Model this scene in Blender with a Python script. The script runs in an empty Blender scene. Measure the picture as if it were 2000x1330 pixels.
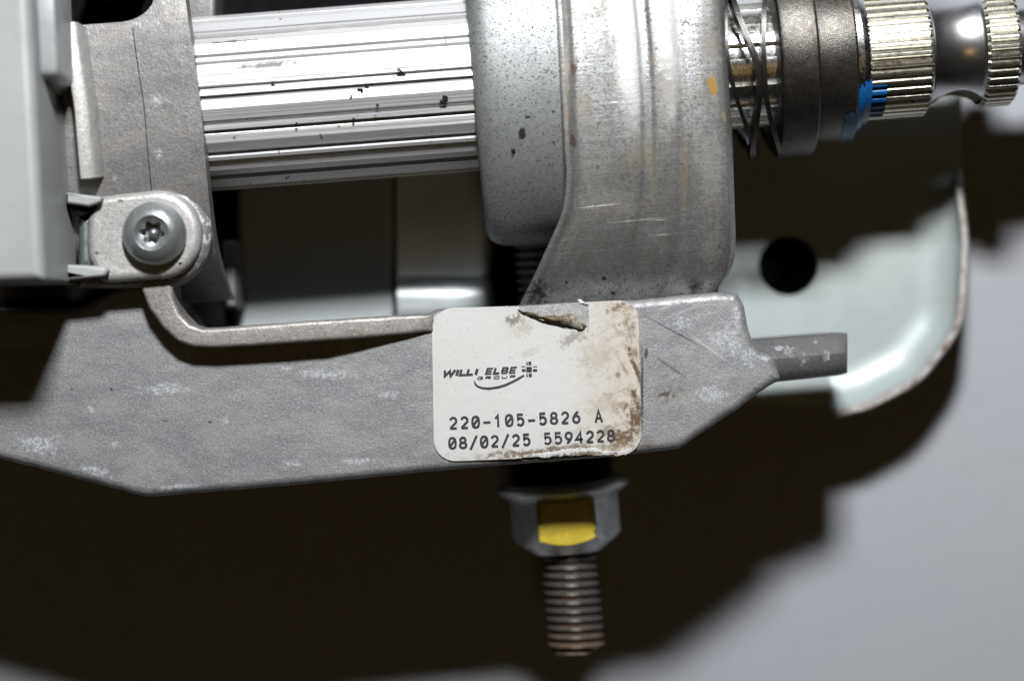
import bpy, bmesh, math, random
from mathutils import Vector, Matrix, noise as mnoise
from mathutils.geometry import delaunay_2d_cdt, convex_hull_2d
random.seed(7)
SC = bpy.context.scene
COL = SC.collection
R = math.radians
SC.unit_settings.system = 'METRIC'
SC.unit_settings.scale_length = 0.1            # 1 unit = 10 cm

# ------------------------------------------------------------------ camera
D = 4.0                                        # lens to the plane of the sticker (z = 0)
cam_d = bpy.data.cameras.new('camera')
cam = bpy.data.objects.new('camera', cam_d); COL.objects.link(cam)
cam.location = (0, 0, D)
cam_d.sensor_width = 36; cam_d.lens = 36 * D / 2.0
cam_d.clip_start = 0.05; cam_d.clip_end = 100
cam_d.dof.use_dof = True; cam_d.dof.focus_distance = D; cam_d.dof.aperture_fstop = 0.47
SC.camera = cam
# ------------------------------------------------------------------ light: flash above the lens, dim warm room
w = bpy.data.worlds.new('World'); SC.world = w; w.use_nodes = True
bg = w.node_tree.nodes['Background']
bg.inputs[0].default_value = (1.0, 0.80, 0.55, 1); bg.inputs[1].default_value = 0.0045
def area(name, loc, target, sx, sy, power, col):
    l = bpy.data.lights.new(name, 'AREA'); l.shape = 'RECTANGLE'; l.size = sx; l.size_y = sy
    l.energy = power; l.color = col
    o = bpy.data.objects.new(name, l); COL.objects.link(o); o.location = loc
    o.rotation_euler = (Vector(target) - Vector(loc)).to_track_quat('-Z', 'Y').to_euler()
    return o
area('camera_flash', (0.12, 3.2, 4.0), (0, 0, -0.2), 0.70, 0.48, 348, (0.97, 0.985, 1.0))
area('room_lamp', (0.4, -2.2, 8.0), (0, 0, 0), 1.5, 1.5, 10, (1.0, 0.66, 0.28))
SC.view_settings.view_transform = 'Standard'; SC.view_settings.look = 'None'
SC.view_settings.exposure = 0; SC.view_settings.gamma = 1
try:
    SC.cycles.use_denoising = True; SC.cycles.max_bounces = 8; SC.cycles.diffuse_bounces = 0
    SC.cycles.sample_clamp_indirect = 4
except Exception: pass

# ------------------------------------------------------------------ helpers: places
PAPER_Z = -0.545                               # the sheet under the middle of the frame; it tips away a little towards the bottom
def W(px, py, z=0.0):                          # a place in the frame at height z, in scene units
    k = (D - z) / D / 1000.0
    return Vector(((px - 1000) * k, (665 - py) * k, z))
AX = R(4.38); CU = Vector((math.cos(AX), math.sin(AX), 0)); CV = Vector((-math.sin(AX), math.cos(AX), 0)); CW = Vector((0, 0, 1))
AZ = -0.115; CO = W(1000, 159, AZ)              # the column's axis
def A(s, v, h): return CO + CU * s + CV * v + CW * h
def S(px, z=-.005, v=0.0):                        # distance along the axis of what shows at px
    x = (px - 1000) * (D - z) / D / 1000.0
    return (x + v * math.sin(AX) - CO.x) / math.cos(AX)

# ------------------------------------------------------------------ helpers: objects
root = bpy.data.objects.new('steering_column', None); COL.objects.link(root)
root.location = (0, 0, PAPER_Z); root.empty_display_size = 0.2
root['label'] = 'used steering column assembly with ribbed silver tube, cast bracket and torn white sticker'
root['category'] = 'steering column'; root['kind'] = 'thing'
def obj(name, me, mat, parent=None, label=None, kind=None):
    o = bpy.data.objects.new(name, me); COL.objects.link(o)
    if mat is not None: me.materials.append(mat)
    p = parent or root
    o.parent = p
    if p is root: o.location = (0, 0, -PAPER_Z)
    if label: o['label'] = label
    if kind: o['kind'] = kind
    return o
def finish(bm, name, smooth=True, ang=40):
    me = bpy.data.meshes.new(name)
    bmesh.ops.recalc_face_normals(bm, faces=bm.faces)
    bm.to_mesh(me); bm.free()
    if smooth:
        me.polygons.foreach_set('use_smooth', [True] * len(me.polygons))
        me.set_sharp_from_angle(angle=R(ang))
    return me
def weighted(o):
    m = o.modifiers.new('wn', 'WEIGHTED_NORMAL'); m.keep_sharp = True; m.weight = 80
    return o
def fillet(pts, n=7):                          # pts: (x, y, radius)
    out = []; N = len(pts)
    for i in range(N):
        p = Vector(pts[i][:2]); r = pts[i][2] if len(pts[i]) > 2 else 0
        if r <= 0: out.append((p.x, p.y)); continue
        a = Vector(pts[i-1][:2]); b = Vector(pts[(i+1) % N][:2])
        da = (a - p); db = (b - p); la, lb = da.length, db.length; da.normalize(); db.normalize()
        ang = da.angle(db); t = min(r / math.tan(ang / 2), la * .49, lb * .49); rr = t * math.tan(ang / 2)
        bis = (da + db).normalized(); c = p + bis * (rr / math.sin(ang / 2))
        s, e = p + da * t, p + db * t
        a0 = math.atan2(s.y - c.y, s.x - c.x); a1 = math.atan2(e.y - c.y, e.x - c.x)
        d = (a1 - a0 + math.pi) % (2 * math.pi) - math.pi
        for k in range(n + 1):
            th = a0 + d * k / n; out.append((c.x + rr * math.cos(th), c.y + rr * math.sin(th)))
    return out
def arc(cx, cy, rx, ry, a0, a1, n=14):
    return [(cx + rx * math.cos(R(a0 + (a1 - a0) * k / n)), cy + ry * math.sin(R(a0 + (a1 - a0) * k / n))) for k in range(n + 1)]
def interp(tab, x):
    if x <= tab[0][0]: return tab[0][1]
    for (a, ya), (b, yb) in zip(tab, tab[1:]):
        if x <= b:
            u = (x - a) / (b - a); return ya + (yb - ya) * u
    return tab[-1][1]
def resample(pts, step, jit=0.0, seed=0, closed=True):
    out = []; N = len(pts)
    for i in range(N if closed else N - 1):
        a = Vector(pts[i]); b = Vector(pts[(i+1) % N]); L = (b - a).length
        k = max(1, int(L / step))
        for j in range(k): out.append(a.lerp(b, j / k))
    if not closed: out.append(Vector(pts[-1]))
    if jit:
        q = []
        for p in out:
            n = mnoise.noise_vector(Vector((p.x * .05, p.y * .05, seed * 9.1))) + .6 * mnoise.noise_vector(Vector((p.x * .16, p.y * .16, seed * 3.7)))
            q.append(Vector((p.x + n.x * jit, p.y + n.y * jit)))
        out = q
    return [(p.x, p.y) for p in out]
def prism_bm(bm, pts, ztop, zbot, bev=0.0, seg=3, zfun=None):   # pts in frame pixels at ztop; rounded front edge
    n = len(pts); P = [Vector(p[:2]) for p in pts]
    area2 = sum(P[k].x * P[(k+1) % n].y - P[(k+1) % n].x * P[k].y for k in range(n))
    sg = 1 if area2 > 0 else -1
    nr = []
    for k in range(n):
        d1 = (P[k] - P[k-1]).normalized(); d2 = (P[(k+1) % n] - P[k]).normalized()
        n1 = Vector((-d1.y, d1.x)) * sg; n2 = Vector((-d2.y, d2.x)) * sg
        nr.append((n1 + n2) / max(.5, 1 + n1.dot(n2)))
    if n > 30:                                 # even out the jitter
        for _ in range(2): nr = [(nr[k-1] + nr[k] * 2 + nr[(k+1) % n]) / 4 for k in range(n)]
    zt = [ztop if zfun is None else zfun(p[0], p[1]) for p in pts]
    loops = []
    lv = [(0, None)] + ([(0, -bev)] + [(bev * 1000 * (1 - math.cos(R(90 * q / seg))), -bev * (1 - math.sin(R(90 * q / seg)))) for q in range(1, seg + 1)] if bev > 0 else [(0, 0)])
    for d, dz in lv:
        Q = [P[k] + nr[k] * d for k in range(n)]
        if d > 0:                              # close up the folds an inset makes at tight corners
            for _ in range(60):
                bad = [k for k in range(n) if (Q[(k+1) % n] - Q[k]).dot(P[(k+1) % n] - P[k]) < 0]
                if not bad: break
                for k in bad:
                    m_ = (Q[k] + Q[(k+1) % n]) / 2; e_ = (P[(k+1) % n] - P[k]) * .001
                    Q[k] = m_ - e_; Q[(k+1) % n] = m_ + e_
        row = []
        for k in range(n):
            w1 = W(Q[k].x, Q[k].y, zt[k])
            row.append(bm.verts.new(Vector((w1.x, w1.y, zbot if dz is None else max(zbot + .0002, zt[k] + dz)))))
        loops.append(row)
    grid_faces(bm, loops, closev=True)
    hull = [P[k] for k in convex_hull_2d(P)]
    ha = abs(sum(hull[k-1].x * hull[k].y - hull[k].x * hull[k-1].y for k in range(len(hull))))
    convex = abs(area2) > .97 * ha
    for row in (loops[0], loops[-1]):
        r = delaunay_2d_cdt([v.co.xy for v in row], [], [] if convex else [list(range(n))], 0 if convex else 1, 1e-7)
        vs = []
        for co, og in zip(r[0], r[3]):
            vs.append(row[og[0]] if og else bm.verts.new((co.x, co.y, min(row, key=lambda v: (v.co.xy - co).length).co.z)))
        for f in r[2]:
            q = [vs[k] for k in f]
            if len(set(q)) > 2:
                try: bm.faces.new(q)
                except ValueError: pass
def prism(name, pts, ztop, zbot, mat, bev=0.008, seg=3, parent=None, label=None, zfun=None):
    bm = bmesh.new(); prism_bm(bm, pts, ztop, zbot, bev, seg, zfun)
    return weighted(obj(name, finish(bm, name, True, 50), mat, parent, label))
def grid_faces(bm, rows, closeu=False, closev=False):
    n, m = len(rows), len(rows[0])
    for i in range(n if closeu else n - 1):
        for j in range(m if closev else m - 1):
            q = [rows[i][j], rows[i][(j+1) % m], rows[(i+1) % n][(j+1) % m], rows[(i+1) % n][j]]
            q = [v for k, v in enumerate(q) if v not in q[:k]]
            if len(q) > 2:
                try: bm.faces.new(q)
                except ValueError: pass
def lathe_bm(bm, prof, nseg=96, a=1.0, b=1.0, cz=0.0, frame=None, capped=True, rf=None):
    fr = frame or A
    rows = []
    for s, r in prof:
        row = []
        for k in range(nseg):
            th = 2 * math.pi * k / nseg
            rr = r if rf is None else rf(s, r, th)
            row.append(bm.verts.new(fr(s, a * rr * math.sin(th), b * rr * math.cos(th) + cz)))
        rows.append(row)
    grid_faces(bm, rows, closev=True)
    if capped: bm.faces.new(rows[0]); bm.faces.new(rows[-1])
def lathe(name, prof, mat, nseg=96, parent=None, label=None, ang=35, **kw):
    bm = bmesh.new(); lathe_bm(bm, prof, nseg, **kw)
    return obj(name, finish(bm, name, True, ang), mat, parent, label)
def hf_solid(rows, zbot, thick=None):                      # a surface of points with a skirt down to zbot
    bm = bmesh.new()
    V = [[bm.verts.new(p) for p in r] for r in rows]
    grid_faces(bm, V)
    n, m = len(V), len(V[0])
    loop = [V[0][j] for j in range(m)] + [V[i][m-1] for i in range(1, n)] + [V[n-1][j] for j in range(m-2, -1, -1)] + [V[i][0] for i in range(n-2, 0, -1)]
    low = [bm.verts.new(Vector((v.co.x, v.co.y, min(zbot, v.co.z - .001) if thick is None else v.co.z - thick))) for v in loop]
    for i in range(len(loop)):
        j = (i + 1) % len(loop); bm.faces.new((loop[i], low[i], low[j], loop[j]))
    return bm

# ------------------------------------------------------------------ helpers: materials
class NT:
    def __init__(s, name):
        s.m = bpy.data.materials.new(name); s.m.use_nodes = True; s.t = s.m.node_tree
        s.b = s.t.nodes['Principled BSDF']
        s.co = s.t.nodes.new('ShaderNodeTexCoord').outputs['Object']
        s.sep = None
    def set(s, i, v):
        if hasattr(v, 'links') or isinstance(v, bpy.types.NodeSocket): s.t.links.new(v, i)
        else:
            if i.type == 'RGBA' and len(v) == 3: v = (*v, 1)
            i.default_value = v
    def math(s, op, a, b=None, c=None, clamp=False):
        n = s.t.nodes.new('ShaderNodeMath'); n.operation = op; n.use_clamp = clamp
        for k, v in enumerate((a, b, c)):
            if v is not None: s.set(n.inputs[k], v)
        return n.outputs[0]
    def map(s, scale=(1, 1, 1), rot=0.0, loc=(0, 0, 0)):
        n = s.t.nodes.new('ShaderNodeMapping'); s.t.links.new(s.co, n.inputs[0])
        if rot:                                # turn first, then stretch
            n.vector_type = 'TEXTURE'; scale = tuple(1 / q for q in scale); rot = -rot
        n.inputs['Scale'].default_value = scale; n.inputs['Rotation'].default_value = (0, 0, rot); n.inputs['Location'].default_value = loc
        return n.outputs[0]
    def noise(s, scale, detail=3, rough=.55, vec=None, dist=0.0):
        n = s.t.nodes.new('ShaderNodeTexNoise'); s.t.links.new(vec or s.co, n.inputs['Vector'])
        n.inputs['Scale'].default_value = scale; n.inputs['Detail'].default_value = detail; n.inputs['Roughness'].default_value = rough
        n.inputs['Distortion'].default_value = dist
        return n.outputs[0]
    def voro(s, scale, vec=None, rnd=1.0):
        n = s.t.nodes.new('ShaderNodeTexVoronoi'); s.t.links.new(vec or s.co, n.inputs['Vector'])
        n.inputs['Scale'].default_value = scale; n.inputs['Randomness'].default_value = rnd
        return n.outputs
    def step(s, x, lo, hi):                    # smooth step
        n = s.t.nodes.new('ShaderNodeMapRange'); n.interpolation_type = 'SMOOTHSTEP'
        s.set(n.inputs[0], x); n.inputs[1].default_value = lo; n.inputs[2].default_value = hi
        return n.outputs[0]
    def lin(s, x, lo, hi, a, b):
        n = s.t.nodes.new('ShaderNodeMapRange')
        s.set(n.inputs[0], x); n.inputs[1].default_value = lo; n.inputs[2].default_value = hi; n.inputs[3].default_value = a; n.inputs[4].default_value = b
        return n.outputs[0]
    def mix(s, f, a, b):
        n = s.t.nodes.new('ShaderNodeMix'); n.data_type = 'RGBA'
        s.set(n.inputs[0], f); s.set(n.inputs[6], a); s.set(n.inputs[7], b)
        return n.outputs[2]
    def xy(s):
        if s.sep is None:
            n = s.t.nodes.new('ShaderNodeSeparateXYZ'); s.t.links.new(s.co, n.inputs[0]); s.sep = n.outputs
        return s.sep
    def blob(s, px, py, rx, ry, z=0.0, rot=0.0, soft=.6, wob=.9, nscale=55, seed=0.0):
        """a coloured patch of its own irregular shape at one place on the surface"""
        c = W(px, py, z); x, y = s.xy()[0], s.xy()[1]
        dx = s.math('SUBTRACT', x, c.x); dy = s.math('SUBTRACT', y, c.y)
        if rot:
            ca, sa = math.cos(rot), math.sin(rot)
            ex = s.math('ADD', s.math('MULTIPLY', dx, ca), s.math('MULTIPLY', dy, sa))
            ey = s.math('SUBTRACT', s.math('MULTIPLY', dy, ca), s.math('MULTIPLY', dx, sa)); dx, dy = ex, ey
        qx = s.math('DIVIDE', dx, rx / 1000); qy = s.math('DIVIDE', dy, ry / 1000)
        d = s.math('SQRT', s.math('ADD', s.math('MULTIPLY', qx, qx), s.math('MULTIPLY', qy, qy)))
        n = s.math('MULTIPLY', s.math('SUBTRACT', s.noise(nscale, 4, .65, s.map(loc=(seed, seed * 1.7, 0))), .5), wob * 2)
        return s.step(s.math('ADD', d, n), 1.0, 1.0 - soft)
    def bump(s, h, strength, dist, prev=None):
        n = s.t.nodes.new('ShaderNodeBump'); s.set(n.inputs['Height'], h)
        n.inputs['Strength'].default_value = strength; n.inputs['Distance'].default_value = dist
        if prev is not None: s.t.links.new(prev, n.inputs['Normal'])
        return n.outputs[0]
    def out(s, col=None, rough=None, metal=None, normal=None, **kw):
        if col is not None: s.set(s.b.inputs['Base Color'], col)
        if rough is not None: s.set(s.b.inputs['Roughness'], rough)
        if metal is not None: s.set(s.b.inputs['Metallic'], metal)
        if normal is not None: s.t.links.new(normal, s.b.inputs['Normal'])
        for k, v in kw.items(): s.set(s.b.inputs[k.replace('_', ' ')], v)
        return s.m

def cast_metal(name, c1, c2, metal=.55, rough=.5, white=(), dark=(), brown=(), grain=1.0, flakes=.0, lines=()):
    t = NT(name)
    big = t.noise(9, 6, .65, t.map(scale=(.8, 2.0, 1), rot=-AX)); mid = t.noise(60, 4, .6); fine = t.noise(240, 3, .65)
    c = t.mix(t.step(big, .38, .64), c1, c2)
    c = t.mix(t.math('MULTIPLY', t.step(mid, .42, .72), .35), c, tuple(x * .62 for x in c1))
    c = t.mix(t.math('MULTIPLY', t.step(fine, .48, .72), .45), c, tuple(min(1, x * 1.6) for x in c2)); c = t.mix(t.math('MULTIPLY', t.step(fine, .48, .28), .40), c, tuple(x * .5 for x in c1))
    c = t.mix(t.math('MULTIPLY', t.step(t.noise(210, 2, .5, t.map(loc=(3, 1, 0))), .62, .72), .5), c, tuple(x * .45 for x in c1))
    ro = t.lin(mid, .3, .7, rough - .08, rough + .1)
    me = metal
    h = t.math('ADD', t.math('MULTIPLY', fine, .55), t.math('MULTIPLY', mid, .30))
    sp = t.step(t.noise(430, 2, .5, t.map(loc=(2, 9, 4))), .66, .74)
    c = t.mix(t.math('MULTIPLY', sp, .7), c, (.80, .80, .80)); ro = t.math('SUBTRACT', ro, t.math('MULTIPLY', sp, .2))
    pit = t.step(t.noise(150, 4, .7, t.map(loc=(6, 1, 8))), .68, .74); c = t.mix(t.math('MULTIPLY', pit, .6), c, tuple(x * .35 for x in c1))
    brk = t.step(t.noise(170, 4, .7, t.map(loc=(1, 1, 6))), .36, .60); brk2 = t.step(t.noise(75, 5, .75, t.map(loc=(1, 3, 6))), .50, .68)
    c = t.mix(t.math('MULTIPLY', brk2, .22), c, tuple(min(1, x * 1.55) for x in c2))
    cover = None
    if flakes:
        fl = t.step(t.noise(70, 5, .7, t.map(loc=(5, 2, 1))), .72 - flakes, .76 - flakes)
        c = t.mix(fl, c, (.62, .64, .68)); cover = fl
    for bl in white:
        b = t.math('MULTIPLY', t.blob(*bl[:4], **dict(dict(soft=.9, nscale=90), **(bl[4] if len(bl) > 4 else {}))), brk); c = t.mix(t.math('MULTIPLY', b, .9), c, (.62, .64, .68))
        cover = b if cover is None else t.math('MAXIMUM', cover, b)
    for bl in dark:
        b = t.blob(*bl[:4], **(bl[4] if len(bl) > 4 else {})); c = t.mix(t.math('MULTIPLY', b, .75), c, (.03, .028, .025))
    for bl in brown:
        b = t.math('MULTIPLY', t.blob(*bl[:4], **dict(dict(soft=.9, nscale=90), **(bl[4] if len(bl) > 4 else {}))), brk); c = t.mix(t.math('MULTIPLY', b, .6), c, (.16, .11, .06))
    for (x0, y0, x1, y1, wd, colr, k) in lines:   # scratches
        p0, p1 = W(x0, y0), W(x1, y1); L = (p1 - p0).length; ang = math.atan2(p1.y - p0.y, p1.x - p0.x)
        mx = ((x0 + x1) / 2, (y0 + y1) / 2)
        b = t.blob(mx[0], mx[1], L * 500, wd, rot=ang, soft=.5, wob=.35, nscale=120); c = t.mix(t.math('MULTIPLY', b, k), c, colr)
    if cover is not None: me = t.math('MULTIPLY', t.math('SUBTRACT', 1.0, cover), metal)
    n = t.bump(h, .36 * grain, .003, t.bump(t.noise(14, 3, .5, t.map(loc=(4, 4, 2))), .22, .010))
    return t.out(c, ro, me, n)

def sheet_metal(name, c1, c2, metal=.8, rough=.38, spk=.5, spk2=.3, stains_and_glints=(), streak=None, bump=.25, tint=None, film=0.0):
    t = NT(name)
    big = t.noise(7, 4, .6); fine = t.noise(420, 2, .5); mid = t.noise(90, 4, .65)
    c = t.mix(t.step(big, .35, .65), c1, c2)
    c = t.mix(t.math('MULTIPLY', t.step(fine, .45, .7), .3), c, tuple(x * .7 for x in c1))
    ro = t.lin(mid, .3, .7, rough - .06, rough + .1)
    dk = t.step(t.noise(260, 2, .5, t.map(loc=(1, 7, 2))), .70 - .06 * spk, .735 - .06 * spk)
    d2 = t.step(t.noise(95, 3, .6, t.map(loc=(4, 2, 9))), .80 - .08 * spk2, .83 - .08 * spk2)
    dirt = t.math('MAXIMUM', dk, d2)
    c = t.mix(t.math('MULTIPLY', dirt, .85), c, (.035, .03, .025))
    me = t.math('MULTIPLY', t.math('SUBTRACT', 1.0, dirt), metal)
    if film:
        fm = t.math('MULTIPLY', t.step(t.noise(22, 5, .7, t.map(loc=(8, 3, 4))), .36, .78), film)
        c = t.mix(fm, c, (.20, .16, .11)); ro = t.math('ADD', ro, t.math('MULTIPLY', fm, .25))
    h = t.math('ADD', t.math('MULTIPLY', fine, .5), t.math('MULTIPLY', mid, .22))
    if streak:
        st = t.noise(1.0, 4, .6, t.map(scale=streak[0], rot=-AX)); h = t.math('ADD', h, t.math('MULTIPLY', st, streak[1]))
        c = t.mix(t.math('MULTIPLY', t.step(st, .5, .75), streak[2]), c, tuple(x * .6 for x in c1))
    for bl in stains_and_glints:
        kw = dict(bl[4]); col = kw.pop('col', (.12, .08, .04)); k = kw.pop('k', .8)
        b = t.math('MULTIPLY', t.blob(*bl[:4], **kw), k)
        c = t.mix(b, c, col); me = t.math('MULTIPLY', me, t.math('SUBTRACT', 1.0, b)) if max(col) < .7 else me; ro = t.math('ADD', ro, t.math('MULTIPLY', b, .2))
    return t.out(c, ro, me, t.bump(h, bump, .003))

def simple(name, col, rough=.5, metal=0.0, vary=.25, scale=60, bump=.2, **kw):
    t = NT(name); n = t.noise(scale, 4, .6)
    c = t.mix(t.step(n, .35, .7), col, tuple(x * (1 - vary) for x in col))
    return t.out(c, t.lin(n, .3, .7, rough - .05, rough + .08), metal, t.bump(t.noise(scale * 5, 3, .6), bump, .003), **kw)

# ================================================================== SETTING: the white sheet it lies on
t = NT('white_sheet'); n1 = t.noise(1.2, 3, .5); n2 = t.noise(40, 3, .6)
c = t.mix(t.step(n1, .35, .7), (.565, .585, .635), (.585, .595, .625))
c = t.mix(t.math('MULTIPLY', t.step(n2, .55, .75), .16), c, (.48, .50, .56)); c = t.mix(t.math('MULTIPLY', t.step(t.noise(14, 5, .7), .5, .72), .22), c, (.47, .475, .50)); c = t.mix(t.math('MULTIPLY', t.step(t.noise(30, 2, .5, t.map(loc=(3, 3, 0))), .72, .78), .35), c, (.36, .34, .32))
M_paper = t.out(c, .6, 0.0, t.bump(t.noise(160, 3, .6), .12, .004))
bm = bmesh.new()
for x, y in ((-9, -9), (9, -9), (9, 9), (-9, 9)): bm.verts.new((x, y, PAPER_Z + .13 * y))
bm.faces.new(bm.verts)
me = bpy.data.meshes.new('table_surface'); bm.to_mesh(me); bm.free(); me.materials.append(M_paper)
table = bpy.data.objects.new('table_surface', me); COL.objects.link(table)
table['label'] = 'plain bluish white surface under the steering column'; table['kind'] = 'structure'

# ================================================================== MATERIALS
M_bracket = cast_metal('cast_bracket', (.30, .305, .32), (.41, .408, .402), .45, .50,
    white=[(75, 868, 62, 28, dict(rot=-.1, wob=1.3)), (320, 760, 60, 14, dict(wob=1.7)), (640, 730, 70, 12, dict(wob=1.7)), (760, 770, 30, 10, dict(wob=1.6)), (700, 900, 50, 8, dict(wob=1.6)), (350, 950, 60, 6, dict(wob=1.6, rot=.05)), (560, 720, 16, 6, dict(wob=1.5)), (1330, 630, 30, 14, dict(wob=1.7)), (1390, 770, 40, 20, dict(wob=1.7)), (1440, 620, 12, 34, dict(wob=1.6)), (1428, 668, 24, 45, dict(rot=.3, wob=1.6, nscale=75)), (1400, 662, 26, 24, dict(wob=1.6, nscale=90)),
           (1462, 700, 22, 26, dict(wob=1.5, nscale=90)), (178, 800, 7, 13, dict(rot=.6)), (475, 802, 6, 6, {}), (570, 905, 22, 9, dict(wob=1.4)), (225, 868, 14, 8, {}), (440, 820, 12, 10, dict(wob=1.6)),
           (190, 920, 40, 12, dict(rot=-.25, wob=1.5))],
    brown=[(1298, 735, 12, 9, {}), (1310, 770, 40, 26, dict(wob=1.7, nscale=80)), (1470, 750, 12, 6, {}), (1268, 870, 20, 30, dict(wob=1.5))],
    dark=[(1254, 760, 4, 110, dict(wob=.7, nscale=90)), (1262, 690, 5, 14, {}), (1296, 770, 14, 8, dict(wob=1.5)), (140, 760, 4, 3, {}), (218, 760, 3, 4, {}), (410, 824, 5, 3, {}), (323, 822, 9, 2, {})],
    lines=[(1250, 612, 1395, 690, 2.2, (.08, .08, .08), .7), (1330, 640, 1440, 720, 2.5, (.6, .62, .63), .6), (1270, 690, 1350, 745, 3, (.07, .065, .06), .5),
           (1275, 608, 1330, 592, 2, (.6, .6, .6), .5), (1300, 620, 1370, 596, 2, (.62, .62, .62), .4)])
M_finger = cast_metal('cast_finger', (.20, .20, .205), (.26, .255, .255), .45, .5, white=[(1545, 690, 10, 10, dict(wob=1.5)), (1575, 702, 10, 14, dict(wob=1.6)), (1622, 698, 9, 16, dict(wob=1.6)), (1604, 668, 5, 5, {}), (1530, 680, 30, 6, dict(wob=1.5))], brown=[(1560, 728, 40, 5, dict(wob=1.5))])
M_rib = cast_metal('cast_rib', (.36, .335, .31), (.47, .445, .42), .45, .45, brown=[(835, 640, 16, 22, dict(wob=1.2)), (700, 650, 30, 10, dict(wob=1.4)), (815, 655, 12, 14, {})],
    white=[(632, 635, 9, 6, dict(wob=1.4)), (420, 650, 16, 7, dict(wob=1.5))])
M_lever = simple('pale_grey_lever_finish', (.60, .62, .63), .42, .25, .2, 20, .15)
M_jacket = cast_metal('cast_jacket', (.24, .235, .23), (.31, .295, .285), .5, .46,
    white=[(318, 205, 22, 14, dict(wob=1.5)), (322, 310, 9, 16, dict(wob=1.4)), (236, 356, 7, 10, dict(wob=1.4)), (188, 135, 6, 10, {}), (280, 55, 12, 7, dict(wob=1.2))])
M_lug = cast_metal('cast_lug', (.50, .49, .475), (.60, .59, .57), .4, .45, dark=[(206, 498, 5, 3, dict(wob=1.4)), (250, 398, 8, 4, {}), (190, 405, 5, 4, {})])
M_boss = cast_metal('corroded_boss', (.28, .27, .27), (.36, .35, .34), .45, .5, flakes=.20)
M_housing = simple('pale_grey_housing', (.50, .515, .515), .5, .15, .12, 6, .12)
M_housing_side = M_housing
t = NT('ribbed_aluminium')
st = t.noise(1.0, 5, .65, t.map(scale=(1.6, 340, 340), rot=-AX)); st2 = t.noise(1.0, 3, .6, t.map(scale=(.8, 120, 120), rot=-AX))
dk = t.math('MAXIMUM', t.step(t.noise(190, 3, .6, t.map(loc=(2, 5, 1))), .69, .72), t.step(t.noise(75, 4, .7, t.map(loc=(7, 1, 3))), .735, .76))
c = t.mix(t.math('MULTIPLY', t.step(st, .55, .8), .38), (.90, .90, .90), (.45, .45, .46))
gl = t.math('MULTIPLY', t.blob(520, 128, 75, 7, .05, AX, .7, 1.1, 70), .8)
c = t.mix(gl, c, (.12, .10, .08))
gl2 = t.math('MULTIPLY', t.blob(455, 83, 60, 3.5, .02, AX, .7, 1.0, 70), .8); c = t.mix(gl2, c, (.10, .08, .06))
for i, (x, y, a_, b_) in enumerate([(625, 265, 3, 8), (455, 268, 4, 4), (900, 143, 8, 3), (870, 80, 3, 6), (540, 292, 2, 7), (660, 246, 4, 3), (540, 27, 4, 3)]):
    c = t.mix(t.math('MULTIPLY', t.blob(x, y, a_, b_, .05, .3, .5, .5, 90, i), .75), c, (.30, .22, .08))
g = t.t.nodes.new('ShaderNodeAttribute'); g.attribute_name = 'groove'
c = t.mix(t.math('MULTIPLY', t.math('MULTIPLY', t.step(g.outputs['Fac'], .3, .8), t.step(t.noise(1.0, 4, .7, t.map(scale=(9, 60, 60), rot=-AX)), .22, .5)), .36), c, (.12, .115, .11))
c = t.mix(t.math('MULTIPLY', dk, .9), c, (.03, .027, .025))
me_ = t.math('MULTIPLY', t.math('SUBTRACT', 1.0, t.math('MAXIMUM', dk, gl)), .62)
M_tube = t.out(c, t.lin(st2, .3, .7, .40, .52), me_, t.bump(t.math('ADD', st, st2), .40, .0030))
M_collar = sheet_metal('zinc_collar', (.345, .36, .36), (.405, .42, .42), .60, .48, 1.7, 1.1, bump=.35,
    stains_and_glints=[(1020, 263, 9, 14, dict(z=.05, col=(.012, .011, .01), k=1, soft=.3, wob=.6, nscale=80)), (1004, 298, 4, 9, dict(z=.05, col=(.015, .013, .01), k=1, soft=.4, wob=.6, nscale=90)),
            (1030, 232, 8, 4, dict(z=.05, col=(.02, .018, .015), k=1, wob=1.2, nscale=120)), (1081, 253, 4, 3, dict(z=.05, col=(.35, .15, .07), k=1)), (1082, 280, 3, 5, dict(z=.05, col=(.02, .02, .02), k=1)),
            (1080, 222, 4, 3, dict(z=.05, col=(.02, .02, .02), k=1)), (1040, 58, 3, 3, dict(z=.05, col=(.02, .02, .02), k=1)), (930, 255, 20, 130, dict(z=0, col=(.17, .13, .08), k=.4, wob=1.4, nscale=40))])
Z = dict(z=.08)
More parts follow.
